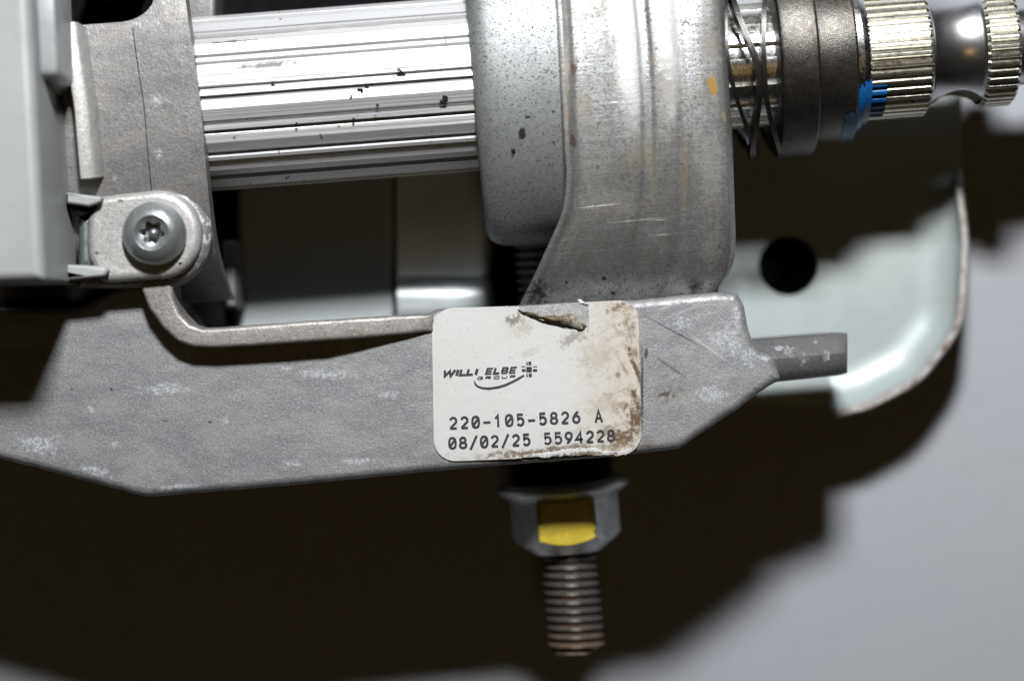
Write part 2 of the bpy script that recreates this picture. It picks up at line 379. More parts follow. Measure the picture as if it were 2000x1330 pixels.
M_band = sheet_metal('worn_zinc_band', (.46, .47, .47), (.56, .57, .57), .75, .40, 1.7, 1.5, film=.6, bump=.45, streak=((7, 150, 7), .45, .30),
    stains_and_glints=[(1120, 140, 9, 26, dict(col=(.10, .055, .035), k=.85, wob=1.4, z=.1)), (1118, 275, 9, 24, dict(col=(.06, .04, .03), k=.9, wob=1.4, z=.1)), (1106, 180, 6, 150, dict(col=(.30, .20, .12), k=.55, wob=1.3, z=.1)),
            (1393, 170, 9, 22, dict(col=(.42, .25, .03), k=1, wob=1.3, z=.09, rot=.2)), (1375, 160, 12, 20, dict(soft=1.0, nscale=120, col=(.22, .18, .12), k=.8, wob=1.4, z=.09)), (1392, 205, 16, 20, dict(soft=1.0, nscale=120, col=(.18, .15, .09), k=.75, wob=1.5, z=.09)),
            (1412, 232, 6, 12, dict(col=(.32, .25, .04), k=.8, wob=1.3, z=.06)), (1270, 118, 10, 16, dict(col=(.25, .17, .09), k=.7, wob=1.5, z=.1)), (1305, 122, 28, 10, dict(col=(.30, .20, .12), k=.6, wob=1.6, z=.1)),
            (1275, 330, 8, 80, dict(col=(.17, .12, .05), k=.6, wob=1.1, z=.05)), (1332, 340, 9, 110, dict(col=(.20, .13, .05), k=.65, wob=1.0, z=.05)), (1228, 60, 36, 230, dict(col=(.80, .80, .79), k=.75, wob=.35, z=.09, soft=.45, nscale=60, rot=.05)), (1303, 60, 27, 200, dict(col=(.80, .79, .77), k=.75, wob=.4, z=.09, soft=.45, nscale=60, rot=.05)), (1104, 60, 8, 190, dict(col=(.72, .69, .64), k=.7, wob=.4, z=.09, soft=.6, nscale=60, rot=.05)), (1300, 180, 40, 50, dict(col=(.30, .27, .22), k=.5, wob=1.6, z=.09, nscale=100)), (1385, 90, 30, 60, dict(col=(.28, .25, .2), k=.45, wob=1.6, z=.09, nscale=100)), (1390, 330, 30, 90, dict(col=(.24, .22, .18), k=.45, wob=1.6, z=.05, nscale=120)), (1140, 210, 20, 60, dict(col=(.30, .26, .2), k=.5, wob=1.6, z=.1, nscale=110)), (1250, 300, 40, 60, dict(soft=1.0, nscale=120, col=(.26, .21, .13), k=.5, wob=1.4, z=.05)),  # pale stripes and lip are painted highlights, the long golden streaks painted lamp reflections
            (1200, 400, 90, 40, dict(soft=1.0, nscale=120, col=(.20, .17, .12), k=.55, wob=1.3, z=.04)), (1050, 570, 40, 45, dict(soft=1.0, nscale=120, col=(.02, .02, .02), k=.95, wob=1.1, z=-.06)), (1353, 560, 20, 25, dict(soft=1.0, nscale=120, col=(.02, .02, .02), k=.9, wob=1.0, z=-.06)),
            (1110, 470, 14, 60, dict(soft=1.0, nscale=120, col=(.10, .09, .05), k=.7, wob=1.2, z=0, rot=-.5)), (1300, 520, 20, 12, dict(soft=1.0, nscale=120, col=(.06, .055, .05), k=.7, wob=1.5, z=-.03)), (1290, 470, 14, 40, dict(soft=1.0, nscale=120, col=(.06, .055, .05), k=.6, wob=1.2, z=0)),
            (1385, 480, 30, 60, dict(soft=1.0, nscale=120, col=(.22, .20, .16), k=.6, wob=1.5, z=0)), (1178, 545, 7, 6, dict(col=(.015, .013, .01), k=1, wob=.8, z=-.05)), (1105, 553, 5, 6, dict(col=(.015, .013, .01), k=1, wob=.8, z=-.05)),
            (1196, 573, 5, 4, dict(col=(.15, .03, .03), k=1, wob=.8, z=-.06)), (1170, 572, 4, 4, dict(col=(.2, .18, .04), k=1, wob=.8, z=-.06)), (1345, 300, 3, 120, dict(col=(.08, .07, .06), k=.5, wob=.8, z=.03)),
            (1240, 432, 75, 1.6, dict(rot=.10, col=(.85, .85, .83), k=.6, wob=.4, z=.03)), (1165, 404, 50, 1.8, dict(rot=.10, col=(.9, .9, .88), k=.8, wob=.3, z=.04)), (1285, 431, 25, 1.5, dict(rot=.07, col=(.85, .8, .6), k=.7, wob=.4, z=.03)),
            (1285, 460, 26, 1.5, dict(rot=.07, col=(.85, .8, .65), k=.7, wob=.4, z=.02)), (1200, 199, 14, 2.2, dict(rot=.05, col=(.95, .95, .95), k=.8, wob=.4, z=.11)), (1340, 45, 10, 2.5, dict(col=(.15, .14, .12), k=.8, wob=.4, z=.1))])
t = NT('pale_zinc_plate')
big = t.noise(6, 4, .6); fine = t.noise(300, 3, .6); edge = t.step(t.xy()[2], -.424 + .066, -.424 + .0735)
c = t.mix(t.step(big, .35, .68), (.54, .605, .60), (.60, .645, .64)); c = t.mix(t.math('MULTIPLY', t.step(t.noise(40, 5, .7), .52, .72), .18), c, (.40, .43, .42))
worn = t.mix(t.step(t.noise(45, 5, .7), .42, .66), (.68, .655, .635), (.42, .33, .28)); c = t.mix(edge, c, worn)
M_plate = t.out(c, t.lin(big, .3, .7, .40, .50), .15, t.bump(fine, .08, .003))
M_panel = sheet_metal('dull_zinc_panel', (.58, .63, .63), (.62, .66, .66), .12, .42, .15, .15, bump=.05)
M_tab = sheet_metal('shiny_zinc_bend', (.66, .71, .71), (.70, .74, .74), .28, .33, .1, .1, bump=.04)
M_ring = sheet_metal('oily_steel', (.09, .085, .079), (.13, .124, .115), .9, .33, .4, .3, bump=.5, film=.3)
M_inner = sheet_metal('bright_turned_steel', (.80, .79, .76), (.85, .85, .83), 1.0, .24, .1, .0, bump=.2)
M_neck = simple('polished_steel', (.66, .66, .67), .28, 1.0, .08, 12, .01)
M_knurl = sheet_metal('knurled_steel', (.78, .75, .65), (.84, .82, .74), 1.0, .30, .25, .35, bump=.25, film=.25)
M_spring = simple('spring_steel', (.10, .095, .09), .3, .9, .3, 80, .2)
M_black = simple('black_plastic_and_shade', (.006, .006, .007), .8, 0, .3, 40, .3, Specular_IOR_Level=.12)  # also colours the slabs that stand in for shaded gaps
M_nut = cast_metal('phosphated_nut', (.56, .565, .555), (.66, .66, .645), .80, .42, white=[(1120, 1010, 0.1, 0.1, {})])
t = NT('rusty_thread'); g = t.t.nodes.new('ShaderNodeAttribute'); g.attribute_name = 'groove'
nn = t.noise(70, 4, .65); n3 = t.noise(300, 3, .6)
ru = t.math('MULTIPLY', t.step(g.outputs['Fac'], .35, .85), t.step(nn, .32, .6))
tip = t.math('MULTIPLY', t.step(t.xy()[1], W(0, 1215, -.2).y, W(0, 1265, -.2).y), t.step(nn, .35, .6))
ru = t.math('MAXIMUM', t.math('MULTIPLY', ru, .9), t.math('MULTIPLY', tip, .8))
c = t.mix(t.step(n3, .4, .7), (.19, .18, .165), (.28, .265, .245)); c = t.mix(ru, c, (.20, .10, .055))
M_thread = t.out(c, .42, t.math('SUBTRACT', .75, t.math('MULTIPLY', ru, .7)), t.bump(n3, .4, .003))
M_screw = sheet_metal('zinc_screw', (.42, .455, .455), (.47, .50, .50), .75, .34, .1, .1, bump=.12)
M_yellow = simple('yellow_paint', (.80, .62, .07), .25, 0, .22, 30, .5, Coat_Weight=.6, Coat_Roughness=.12)
M_blue = simple('blue_paint', (.015, .19, .58), .3, 0, .3, 60, .3, Coat_Weight=.5, Coat_Roughness=.2)
M_blue_thin = simple('thin_blue_paint', (.07, .17, .30), .35, 0.3, .3, 60, .3)
M_ink = simple('grey_black_ink', (.045, .045, .055), .6, 0, .35, 150, .05)
M_grime = simple('black_grime', (.014, .012, .010), .75, 0, .4, 200, .8)
t = NT('sticker_paper')
dirty = t.step(t.noise(38, 6, .72, t.map(scale=(1.6, .8, 1), rot=-.55)), .44, .66)
xs = t.xy()[0]; ys = t.xy()[1]
right = t.step(t.math('ADD', xs, t.math('MULTIPLY', t.noise(12, 3, .6), .12)), W(1165, 0).x + .03, W(1252, 0).x + .08)
bot = t.step(t.math('ADD', t.math('MULTIPLY', ys, -1), t.math('ADD', t.math('MULTIPLY', xs, .10), t.math('MULTIPLY', t.noise(14, 3, .6), .08))), .235, .285)
gr = t.noise(150, 3, .6, t.map(loc=(3, 8, 1)))
c = t.mix(t.step(t.noise(5, 3, .5), .35, .7), (.70, .69, .665), (.73, .725, .71))
cream = t.step(t.math('ADD', xs, t.math('MULTIPLY', t.noise(18, 4, .7), .16)), W(1110, 0).x + .06, W(1215, 0).x + .1)
c = t.mix(t.math('MULTIPLY', cream, .6), c, (.66, .57, .44))
m1 = t.math('MULTIPLY', t.math('MAXIMUM', right, t.math('MULTIPLY', bot, .8)), dirty)
c = t.mix(t.math('MULTIPLY', m1, .85), c, (.20, .125, .065))
# wiped smears running up to the right
sm = t.math('MULTIPLY', t.step(t.noise(1.0, 5, .7, t.map(scale=(14, 120, 1), rot=-.50)), .53, .66), cream)
c = t.mix(t.math('MULTIPLY', sm, .55), c, (.36, .25, .15))
for i, (x, y, a_, b_, k) in enumerate([(1005, 625, 24, 14, .75), (1020, 640, 34, 20, .4), (1249, 740, 6, 120, 1), (1250, 800, 8, 60, 1), (1240, 815, 18, 34, 1), (1222, 850, 30, 18, .95), (1205, 868, 40, 12, .7), (1185, 842, 26, 14, .6), (1205, 600, 30, 9, .8), (1160, 700, 50, 40, .35), (1230, 640, 14, 30, .5),
    (1120, 660, 40, 14, .5), (1030, 690, 30, 10, .3), (1050, 882, 110, 9, .85), (1140, 886, 80, 9, .9), (1110, 872, 60, 6, .6), (1208, 735, 6, 14, .7), (1130, 840, 30, 8, .35), (970, 885, 26, 6, .6), (1180, 790, 40, 24, .4)]):
    b = t.math('MULTIPLY', t.blob(x, y, a_, b_, 0, .35 if a_ < 60 else .08, .8, 1.9, 110, i * 1.3), k); c = t.mix(b, c, (.16, .10, .055) if k > .45 else (.42, .34, .24))
c = t.mix(t.math('MULTIPLY', t.step(t.noise(230, 2, .5, t.map(loc=(6, 4, 4))), .70, .74), .8), c, (.10, .085, .07))
c = t.mix(t.math('MULTIPLY', t.step(t.noise(120, 4, .7, t.map(loc=(1, 4, 4))), .70, .74), .5), c, (.30, .26, .21))
M_sticker = t.out(c, .55, 0.0, t.bump(t.math('ADD', t.noise(60, 4, .6), t.math('MULTIPLY', sm, .4)), .25, .003))
t = NT('brown_backing'); nn = t.noise(90, 5, .7)
c = t.mix(t.step(nn, .4, .62), (.10, .07, .035), (.22, .16, .09)); c = t.mix(t.math('MULTIPLY', t.step(t.xy()[0], W(1085, 0).x, W(1120, 0).x), t.step(t.noise(120, 4, .7), .4, .6)), c, (.46, .42, .37))
M_flap = t.out(c, .7, 0, t.bump(nn, .5, .004))
M_torn = simple('torn_paper_edge', (.80, .80, .79), .7, 0, .1, 90, .6)
M_residue = cast_metal('adhesive_residue', (.36, .36, .37), (.50, .49, .48), .3, .5, brown=[(1035, 612, 20, 8, dict(wob=1.4)), (1120, 620, 26, 12, dict(wob=1.5))])

# ================================================================== LONG CAST BRACKET
out = fillet([(-90, 600, 0), (150, 600, 0), (255, 545, 0), (326, 530, 0), (322, 596, 8), (352, 644, 48), (392, 641, 20), (838, 611, 4), (852, 604, 6), (1250, 585, 4), (1400, 570, 10), (1440, 572, 16),
              (1455, 596, 30), (1462, 640, 40), (1478, 684, 30), (1512, 692, 20), (1526, 741, 8), (1481, 769, 30), (1444, 798, 0), (1389, 834, 0), (1326, 877, 30), (1200, 892, 20), (900, 916, 0), (560, 949, 0), (284, 971, 20), (0, 896, 0), (-90, 874, 0)])
bracket = prism('cast_bracket', resample(out, 9, 1.0, 1), 0.0, -0.34, M_bracket, .017, 5)
# raised rib along the upper edge
rp = [(270, 520), (276, 566), (290, 603), (318, 640), (346, 666), (378, 678), (420, 680), (500, 675), (600, 668), (700, 661), (800, 652), (846, 647)]
up = [(846, 613), (780, 616), (700, 621), (600, 627), (500, 635), (430, 640), (395, 642), (372, 634), (350, 612), (338, 580), (334, 545), (332, 520)]
def ribz(x, y):
    return .052 if x < 640 else .052 - .045 * min(1, (x - 640) / 215)
rib = prism('raised_rib', resample(rp + up, 12, .8, 2), .052, -0.05, M_rib, .008, 3, bracket, zfun=ribz)
# finger at the right end
rows = []
for x in (1440, 1500, 1520, 1550, 1580, 1610, 1636, 1646, 1652, 1655):
    e = max(0, x - 1640) / 15.0; dz = -.012 * e * e
    zx_ = -.008 - .062 * max(0, x - 1490) / 165.0
    t_ = 664 - (x - 1440) * .075 + 2.5 * e; b_ = 754 - (x - 1440) * .105 - 2.5 * e
    if x > 1500: t_ += .8 * mnoise.noise(Vector((x * .05, 1, 0))); b_ += 1.2 * mnoise.noise(Vector((x * .06, 5, 0)))
    rows.append([W(x, t_ + (b_ - t_) * f, zx_ + dz + o) for f, o in ((0, -.062), (.03, -.050), (.08, -.042), (.30, -.016), (.44, -.004), (.52, -.001), (.75, -.008), (.90, -.016), (.96, -.026), (1, -.042))])
fing = weighted(obj('bracket_finger', finish(hf_solid(rows, -.27), 'finger', True, 60), M_finger, bracket))
# underside foot left so the bracket stands off the sheet
prism('bracket_foot', [(700, 700), (1280, 660), (1290, 800), (720, 840)], -.33, PAPER_Z - .004, M_bracket, .01, 2, bracket)

# ================================================================== STICKER
SZ = .0035
def sticker_outline():
    base = fillet([(843, 602, 44), (1012, 598, 0), (1016, 607, 0), (1040, 619, 0), (1062, 629, 0), (1100, 642, 0), (1128, 645, 0), (1146, 634, 0), (1150, 612, 0), (1144, 590, 0), (1246, 585, 36), (1254, 892, 44), (1150, 890, 0), (848, 902, 42)], 9)
    pts = resample(base, 5)
    q = []
    for (x, y) in pts:
        if y > 868 and x > 1010:
            y += 3.5 * mnoise.noise(Vector((x * .09, 0, 3))) + 2.5 * mnoise.noise(Vector((x * .3, 0, 8))) - 2
        elif 990 < x < 1155 and y < 650:
            x += 2.2 * mnoise.noise(Vector((x * .12, y * .12, 1))); y += 2.2 * mnoise.noise(Vector((x * .12, y * .12, 5)))
        else:
            x += .5 * mnoise.noise(Vector((x * .06, y * .06, 2)))
        q.append((x, y))
    return q
sticker = prism('sticker', sticker_outline(), SZ, .0006, M_sticker, 0, label='white sticker torn at its top edge with brown dirt on its right side')
def stk(bm, pts, wd, z, closed=False, taper=None, sh=None):   # a flat pen stroke, pts in frame pixels
    n = len(pts); L = []; Rr = []
    for i in range(n):
        p = Vector(pts[i])
        a = Vector(pts[i-1]) if (i > 0 or closed) else None
        b = Vector(pts[(i+1) % n]) if (i < n - 1 or closed) else None
        d1 = (p - a).normalized() if a is not None else None
        d2 = (b - p).normalized() if b is not None else None
        if d1 is None: d1 = d2
        if d2 is None: d2 = d1
        nrm = Vector((-(d1 + d2).y, (d1 + d2).x))
        if nrm.length < 1e-6: nrm = Vector((-d1.y, d1.x))
        nrm.normalize(); c = max(.45, nrm.dot(Vector((-d1.y, d1.x))))
        hw = (wd if taper is None else wd * taper(i / (n - 1))) / 2 / c
        L.append(bm.verts.new(W(*(p + nrm * hw), z))); Rr.append(bm.verts.new(W(*(p - nrm * hw), z)))
    for i in range(n if closed else n - 1):
        j = (i + 1) % n
        try: bm.faces.new((L[i], L[j], Rr[j], Rr[i]))
        except ValueError: pass
# glyphs in a box 0..1 wide, 0..1 high (y up): lists of (points, closed)
SL = [(.5 + .5 * math.copysign(abs(math.cos(R(k * 12))) ** .8, math.cos(R(k * 12))), .5 + .5 * math.copysign(abs(math.sin(R(k * 12))) ** .8, math.sin(R(k * 12)))) for k in range(30)]
GL = {
 '0': [(SL, True), ([(.20, .26), (.80, .74)], False)],
 '1': [([(.08, .74), (.30, .86), (.50, 1.0), (.50, -.07)], False)],
 '2': [(arc(.5, .70, .46, .30, 165, -35, 14) + [(.30, .20), (.02, .0)], False), ([(.0, .0), (1.0, .0)], False)],
 '4': [([(.72, -.07), (.72, 1.0), (.0, .30), (1.02, .30)], False)],
 '5': [([(.92, 1.0), (.14, 1.0), (.10, .53)] + arc(.48, .335, .48, .335, 140, -150, 16), False)],
 '6': [(arc(.5, .32, .48, .32, 0, 360, 20)[:-1], True), ([(.80, 1.02), (.45, .86), (.16, .58), (.03, .36)], False)],
 '8': [(arc(.5, .755, .40, .245, 0, 360, 18)[:-1], True), (arc(.5, .26, .49, .26, 0, 360, 20)[:-1], True)],
 '9': [(arc(.5, .68, .48, .32, 0, 360, 20)[:-1], True), ([(.20, -.02), (.55, .14), (.84, .42), (.97, .64)], False)],
 'A': [([(.0, -.07), (.5, 1.02), (1.0, -.07)], False), ([(.22, .30), (.78, .30)], False)],
 '-': [([(-.05, .40), (1.05, .40)], False)],
 '/': [([(-.02, -.18), (1.02, 1.12)], False)],
}
kz = [0]
def text_line(name, s, x0, y0, x1, y1, gw, gh, wd):  # the left foot of the first and of the last glyph
    bm = bmesh.new(); n = len(s) - 1
    dy = (y1 - y0) / (x1 - x0)
    for i, ch in enumerate(s):
        ox = x0 + (x1 - x0) * i / n; oy = y0 + (y1 - y0) * i / n
        for pts, cl in GL.get(ch, []):
            kz[0] = (kz[0] + 1) % 7
            q = [(ox + gw * px - gh * py * dy * -1.0 * .9, oy - gh * py + dy * gw * px) for px, py in pts]
            stk(bm, q, wd, SZ + .0008 + kz[0] * .00012, cl)
    return obj(name, finish(bm, name, False), M_ink, sticker)
zx = lambda X: 820 + X / 3.693
zy = lambda Y: 560 + Y / 3.693
text_line('part_number_lettering', '220-105-5826 A', zx(220), zy(1022), zx(1268), zy(972), 12.6, 20.8, 4.5)
text_line('date_lettering', '08/02/25 5594228', zx(214), zy(1166), zx(1358), zy(1112), 12.4, 20.2, 4.5)
# emblem
bm = bmesh.new()
def lg(ch, X, wdt, h, base, wd, shear, Z0):
    P = {'W': [[(0, 1), (.16, 0), (.5, .8), (.72, 0), (1.0, 1)]], 'I': [[(.5, 0), (.5, 1)]], 'L': [[(.1, 1), (.1, .06), (1, .06)]],
         'E': [[(1, .94), (.1, .94), (.1, .06), (1, .06)], [(.1, .5), (.9, .5)]], 'B': [[(.1, .06), (.1, .94), (.85, .94), (.95, .75), (.8, .5), (.1, .5)], [(.8, .5), (1, .28), (.85, .06), (.1, .06)]],
         'G': [[(1, .8), (.85, 1), (.15, 1), (0, .8), (0, .2), (.15, 0), (.85, 0), (1, .2), (1, .45), (.6, .45)]], 'R': [[(0, 0), (0, 1), (.9, 1), (1, .75), (.9, .5), (0, .5)], [(.5, .5), (1, 0)]],
         'O': [[(.15, 0), (0, .2), (0, .8), (.15, 1), (.85, 1), (1, .8), (1, .2), (.85, 0), (.15, 0)]], 'U': [[(0, 1), (0, .2), (.15, 0), (.85, 0), (1, .2), (1, 1)]], 'P': [[(0, 0), (0, 1), (.9, 1), (1, .75), (.9, .42), (0, .42)]]}[ch]
    for k, pl in enumerate(P):
        q = []
        for (x, y) in pl:
            xx = X + x * wdt + y * h * shear; yy = base(X + x * wdt) - y * h; q.append((zx(xx), zy(yy)))
        stk(bm, q, wd / 3.693, Z0 + k * .00012 + (ord(ch) % 5) * .00003)
bl = lambda x: 646 - (x - 160) * .047
for ch, X, wdt in (('W', 168, 76), ('I', 252, 26), ('L', 284, 46), ('L', 336, 46), ('I', 390, 26), ('E', 472, 44), ('L', 530, 42), ('B', 584, 44), ('E', 644, 44)):
    lg(ch, X, wdt, 43, bl, {'I': 20, 'W': 18, 'L': 17}.get(ch, 12.5), .30, SZ + .0008)
bl2 = lambda x: 668 - (x - 415) * .047
for ch, X in zip('GROUP', (416, 474, 534, 592, 650)): lg(ch, X, 34, 17, bl2, 6, .25, SZ + .001)
sw = [(395, 680), (400, 702), (418, 719), (450, 730), (500, 734), (560, 726), (620, 708), (680, 680), (725, 655), (752, 638)]
stk(bm, [(zx(a), zy(b)) for a, b in sw], 17 / 3.693, SZ + .0009, taper=lambda u: .25 + .75 * math.sin(math.pi * min(1, u * .62 + .12)))
for (xa, ya, xb, yb) in ((768, 578, 808, 616), (768, 543, 778, 566), (783, 540, 804, 564), (733, 573, 762, 578), (735, 594, 764, 612), (815, 574, 846, 579), (815, 594, 846, 612), (768, 628, 778, 650), (785, 626, 808, 650)):
    stk(bm, [(zx(xa), zy((ya + yb) / 2)), (zx(xb), zy((ya + yb) / 2 - 1))], (yb - ya) / 3.693, SZ + .0011)
obj('printed_emblem', finish(bm, 'emblem', False), M_ink, sticker)
# torn flap curling up, bare patch under the tear, white torn edges
bm = bmesh.new(); rows = []
for i in range(17):
    u = i / 16
    lo = Vector((1012 + 126 * u, 606 + 41 * u ** .8))
    hgt = interp([(0, 2), (.15, 5), (.42, 8), (.60, 17), (.74, 24), (.88, 20), (1, 8)], u)
    hi = lo + Vector((9 * u, -hgt + 2.2 * math.sin(u * 23)))
    row = []
    for j in range(7):
        v = j / 6; p = lo.lerp(hi, v)
        z = SZ + .001 + .013 * math.sin(math.pi * min(1, v * .8)) * math.sin(math.pi * u) ** .6 + .004 * mnoise.noise(Vector((u * 9, v * 4, 2)))
        row.append(bm.verts.new(W(p.x, p.y + 3 * mnoise.noise(Vector((u * 12, v, 0))), z)))
    rows.append(row)
grid_faces(bm, rows)
fl = obj('torn_flap', finish(bm, 'flap', True, 60), M_flap, sticker, label='curled brown flap of torn sticker paper')
sm_ = fl.modifiers.new('thick', 'SOLIDIFY'); sm_.thickness = .0015
prism('bare_patch', resample([(1008, 600), (1146, 590), (1152, 612), (1146, 636), (1128, 646), (1062, 630), (1018, 612)], 6, 1.5, 8), .0012, .0003, M_residue, 0, parent=sticker)
def torn(pts, wd, seed):
    bm = bmesh.new(); rnd = random.Random(seed); rows = []
    pts = resample(pts, 3.2, closed=False)
    for i, (x, y) in enumerate(pts):
        u = i / (len(pts) - 1); k = math.sin(math.pi * min(1, max(0.02, u))) ** .4
        a = wd * k * rnd.uniform(.35, 1.1); b = wd * k * rnd.uniform(.35, 1.1)
        dx, dy = (pts[min(i+1, len(pts)-1)][0] - pts[max(i-1, 0)][0], pts[min(i+1, len(pts)-1)][1] - pts[max(i-1, 0)][1])
        l = math.hypot(dx, dy) or 1; nx, ny = -dy / l, dx / l
        rows.append([bm.verts.new(W(x + nx * a, y + ny * a, SZ - .001)), bm.verts.new(W(x + rnd.uniform(-1, 1), y, SZ + rnd.uniform(.0008, .0025))), bm.verts.new(W(x - nx * b, y - ny * b, SZ - .001))])
    grid_faces(bm, rows)
    obj('torn_edge', finish(bm, 'torn_edge', True, 80), M_torn, sticker)
torn([(1030, 889), (1060, 887), (1092, 884), (1100, 881), (1130, 880), (1160, 878), (1176, 882), (1206, 884)], 9, 1)
torn([(1206, 885), (1220, 881), (1236, 876)], 8, 2)
torn([(1148, 592), (1147, 608), (1150, 622), (1147, 650)], 2.6, 3)
torn([(1236, 802), (1248, 800), (1251, 812)], 2.2, 4)
torn([(1128, 586), (1140, 592), (1150, 596)], 5, 5)

# ================================================================== TUBE WITH LONG RIBS
def tube_r(th):                                # th from the crown towards +v, in degrees
    p = (math.degrees(th) + 2.8) % 22.5
    Rb = .1725
    pr = [(0, -.0105), (1.2, -.0105), (1.7, 0.0), (4.2, .001), (4.8, -.0075), (6.2, -.0075), (7.6, -.0030), (13, .0012), (19, -.0022), (20.6, -.0028), (21.2, -.0105), (22.5, -.0105)]
    for (a, ra), (b, rb) in zip(pr, pr[1:]):
        if a <= p <= b: return Rb + ra + (rb - ra) * (p - a) / (b - a)
    return Rb
ths = []
for k in range(16):
    for p in (0, 1.2, 1.7, 3, 4.2, 4.8, 6.2, 7.6, 10, 13, 16, 19, 20.6, 21.2): ths.append(R(k * 22.5 + p - 2.8))
bm = bmesh.new(); lay = bm.verts.layers.float.new('groove'); rows = []
for s in [S(374) + (S(965) - S(374)) * k / 6 for k in range(7)]:
    row = []
    for th in ths:
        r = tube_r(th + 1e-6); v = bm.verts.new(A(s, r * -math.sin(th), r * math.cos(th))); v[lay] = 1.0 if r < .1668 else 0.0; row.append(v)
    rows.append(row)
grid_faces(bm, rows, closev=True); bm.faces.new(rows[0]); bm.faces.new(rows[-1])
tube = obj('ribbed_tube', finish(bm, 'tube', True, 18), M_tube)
# dirt lying on the tube and the collar
bm = bmesh.new(); rnd = random.Random(5)
def crumb(px, py, r, z, n=3):
    for k in range(n):
        c = W(px + rnd.uniform(-.8, .8) * r * .8, py + rnd.uniform(-1, 1) * r * .8, z + .001)
        m = Matrix.Translation(c) @ Matrix.Rotation(rnd.uniform(0, 3), 4, 'Z') @ Matrix.Diagonal((rnd.uniform(.5, 1), rnd.uniform(.4, .8), rnd.uniform(.25, .5), 1))
        res = bmesh.ops.create_icosphere(bm, subdivisions=2, radius=r / 1000 * rnd.uniform(.5, .9), matrix=m)
        for v in res['verts']: v.co += mnoise.noise_vector(v.co * 400) * r / 1000 * .35
def tz(px, py):
    v = (159 - (px - 1000) * .0766 - py) / 1000 * 1.0; return AZ + math.sqrt(max(0, .172 ** 2 - v * v)) - .002
for px, py, r, n in ((783, 141, 8, 5), (788, 150, 5, 2), (867, 197, 8, 5), (871, 204, 5, 2), (704, 180, 6, 3), (716, 171, 4, 3), (536, 169, 6, 3), (556, 170, 4, 2), (684, 189, 4, 2), (867, 66, 5, 2), (780, 34, 4, 2), (613, 51, 4, 1), (434, 65, 4, 1), (915, 118, 5, 2),
                     (404, 107, 3, 1), (737, 206, 4, 2), (733, 224, 3, 2), (578, 243, 4, 2), (690, 235, 4, 2), (672, 81, 3, 1), (561, 347, 4, 3), (487, 361, 3, 2), (593, 352, 4, 2), (810, 47, 3, 1), (786, 43, 3, 2), (727, 165, 3, 1), (640, 330, 3, 1), (900, 52, 3, 1), (845, 255, 3, 2), (545, 27, 4, 2)):
    crumb(px, py, r, tz(px, py), n)
for px, py, r, n in ((1018, 262, 9, 6), (1021, 270, 7, 4), (1004, 297, 5, 4), (1016, 232, 3, 2), (1027, 233, 4, 3), (1081, 222, 3, 2), (1081, 280, 3, 2), (1038, 58, 3, 1), (1000, 210, 2.5, 1)):
    crumb(px, py, r, .062, n)
obj('dirt_crumbs', finish(bm, 'crumbs', True, 60), M_grime, kind='stuff')

# ================================================================== LEFT CAST JACKET ROUND THE TUBE
def jz(v):
    a = abs(v) / .44
    return -.215 + .285 * max(0.0, 1 - a ** 2.6) ** (1 / 2.6) - 5 * max(0, abs(v) - .24) ** 2
def jrows(s0, s1, ns, vtop, vbot, nv, off=0.0, vt=None):
    rows = []
    for i in range(ns + 1):
        s = s0 + (s1 - s0) * i / ns
        tp = vt(s) if vt else vtop
        row = []
        for j in range(nv + 1):
            u = j / nv; v = tp + (vbot - tp) * (1 - (1 - u) ** 1.6)
            z = jz(v); e = 1e-3; g = (jz(v + e) - jz(v - e)) / (2 * e); l = math.hypot(1, g)
            row.append(A(s - .075 * max(0, v + .02), v - g / l * off, z - AZ + off / l))
        rows.append(row)
    return rows
s_edge = S(394, .045)
def vtop(s):
    px = s_edge - s                            # distance left of the edge
    a = .136                                   # the opening's foot
    if px < .055: return .36
    if px > .13: return a + .012
    u = (px - .055) / .075
    return a + .012 + .06 * (1 - math.sqrt(max(0, 1 - (1 - u) ** 2))) + (.13 if px < .0551 else 0)
jk = obj('cast_jacket', finish(hf_solid(jrows(S(-60, .04), s_edge - .056, 40, 0, -.392, 46, vt=vtop), -.36, .05), 'jacket', True, 45), M_jacket)
j2 = obj('jacket_rim', finish(hf_solid(jrows(s_edge - .0561, s_edge, 6, .40, -.392, 50), -.36, .05), 'jacket_rim', True, 45), M_jacket, jk)
obj('seam_line', finish(hf_solid(jrows(S(284, .045), S(285.6, .045), 1, .134, -.20, 26, off=.0009), -.2), 'seam', True, 60), M_grime, jk)
def ridge(name, x0, x1, vt_, vb, off, mat):
    rows = []; s0, s1 = S(x0, .07), S(x1, .07)
    prof = [(0, 0), (.002, off * .8), (.007, off), ((s1 - s0) - .008, off), ((s1 - s0) - .002, off * .85), ((s1 - s0) + .005, 0)]
    rr = []
    for ds, of in prof: rr.append(jrows(s0 + ds, s0 + ds + .0001, 1, vt_, vb, 22, off=of)[0])
    return obj(name, finish(hf_solid(rr, -.2), name, True, 50), mat, jk)
ridge('ridge', 148, 186, .142, -.145, .046, M_lug)
# black slab painting the shade inside the opening, and the inner sleeve
prism('opening_shade', fillet([(100, -80, 0), (360, -80, 0), (360, 80, 0), (100, 80, 0)]), -.16, -.30, M_black, .01, 2)
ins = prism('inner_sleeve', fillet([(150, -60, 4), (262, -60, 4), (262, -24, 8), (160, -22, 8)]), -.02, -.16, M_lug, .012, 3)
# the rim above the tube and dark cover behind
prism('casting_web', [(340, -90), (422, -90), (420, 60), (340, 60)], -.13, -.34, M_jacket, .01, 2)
prism('black_cover', [(421, -200), (930, -200), (930, 120), (421, 120)], -.24, -.33, M_black, .01, 2)

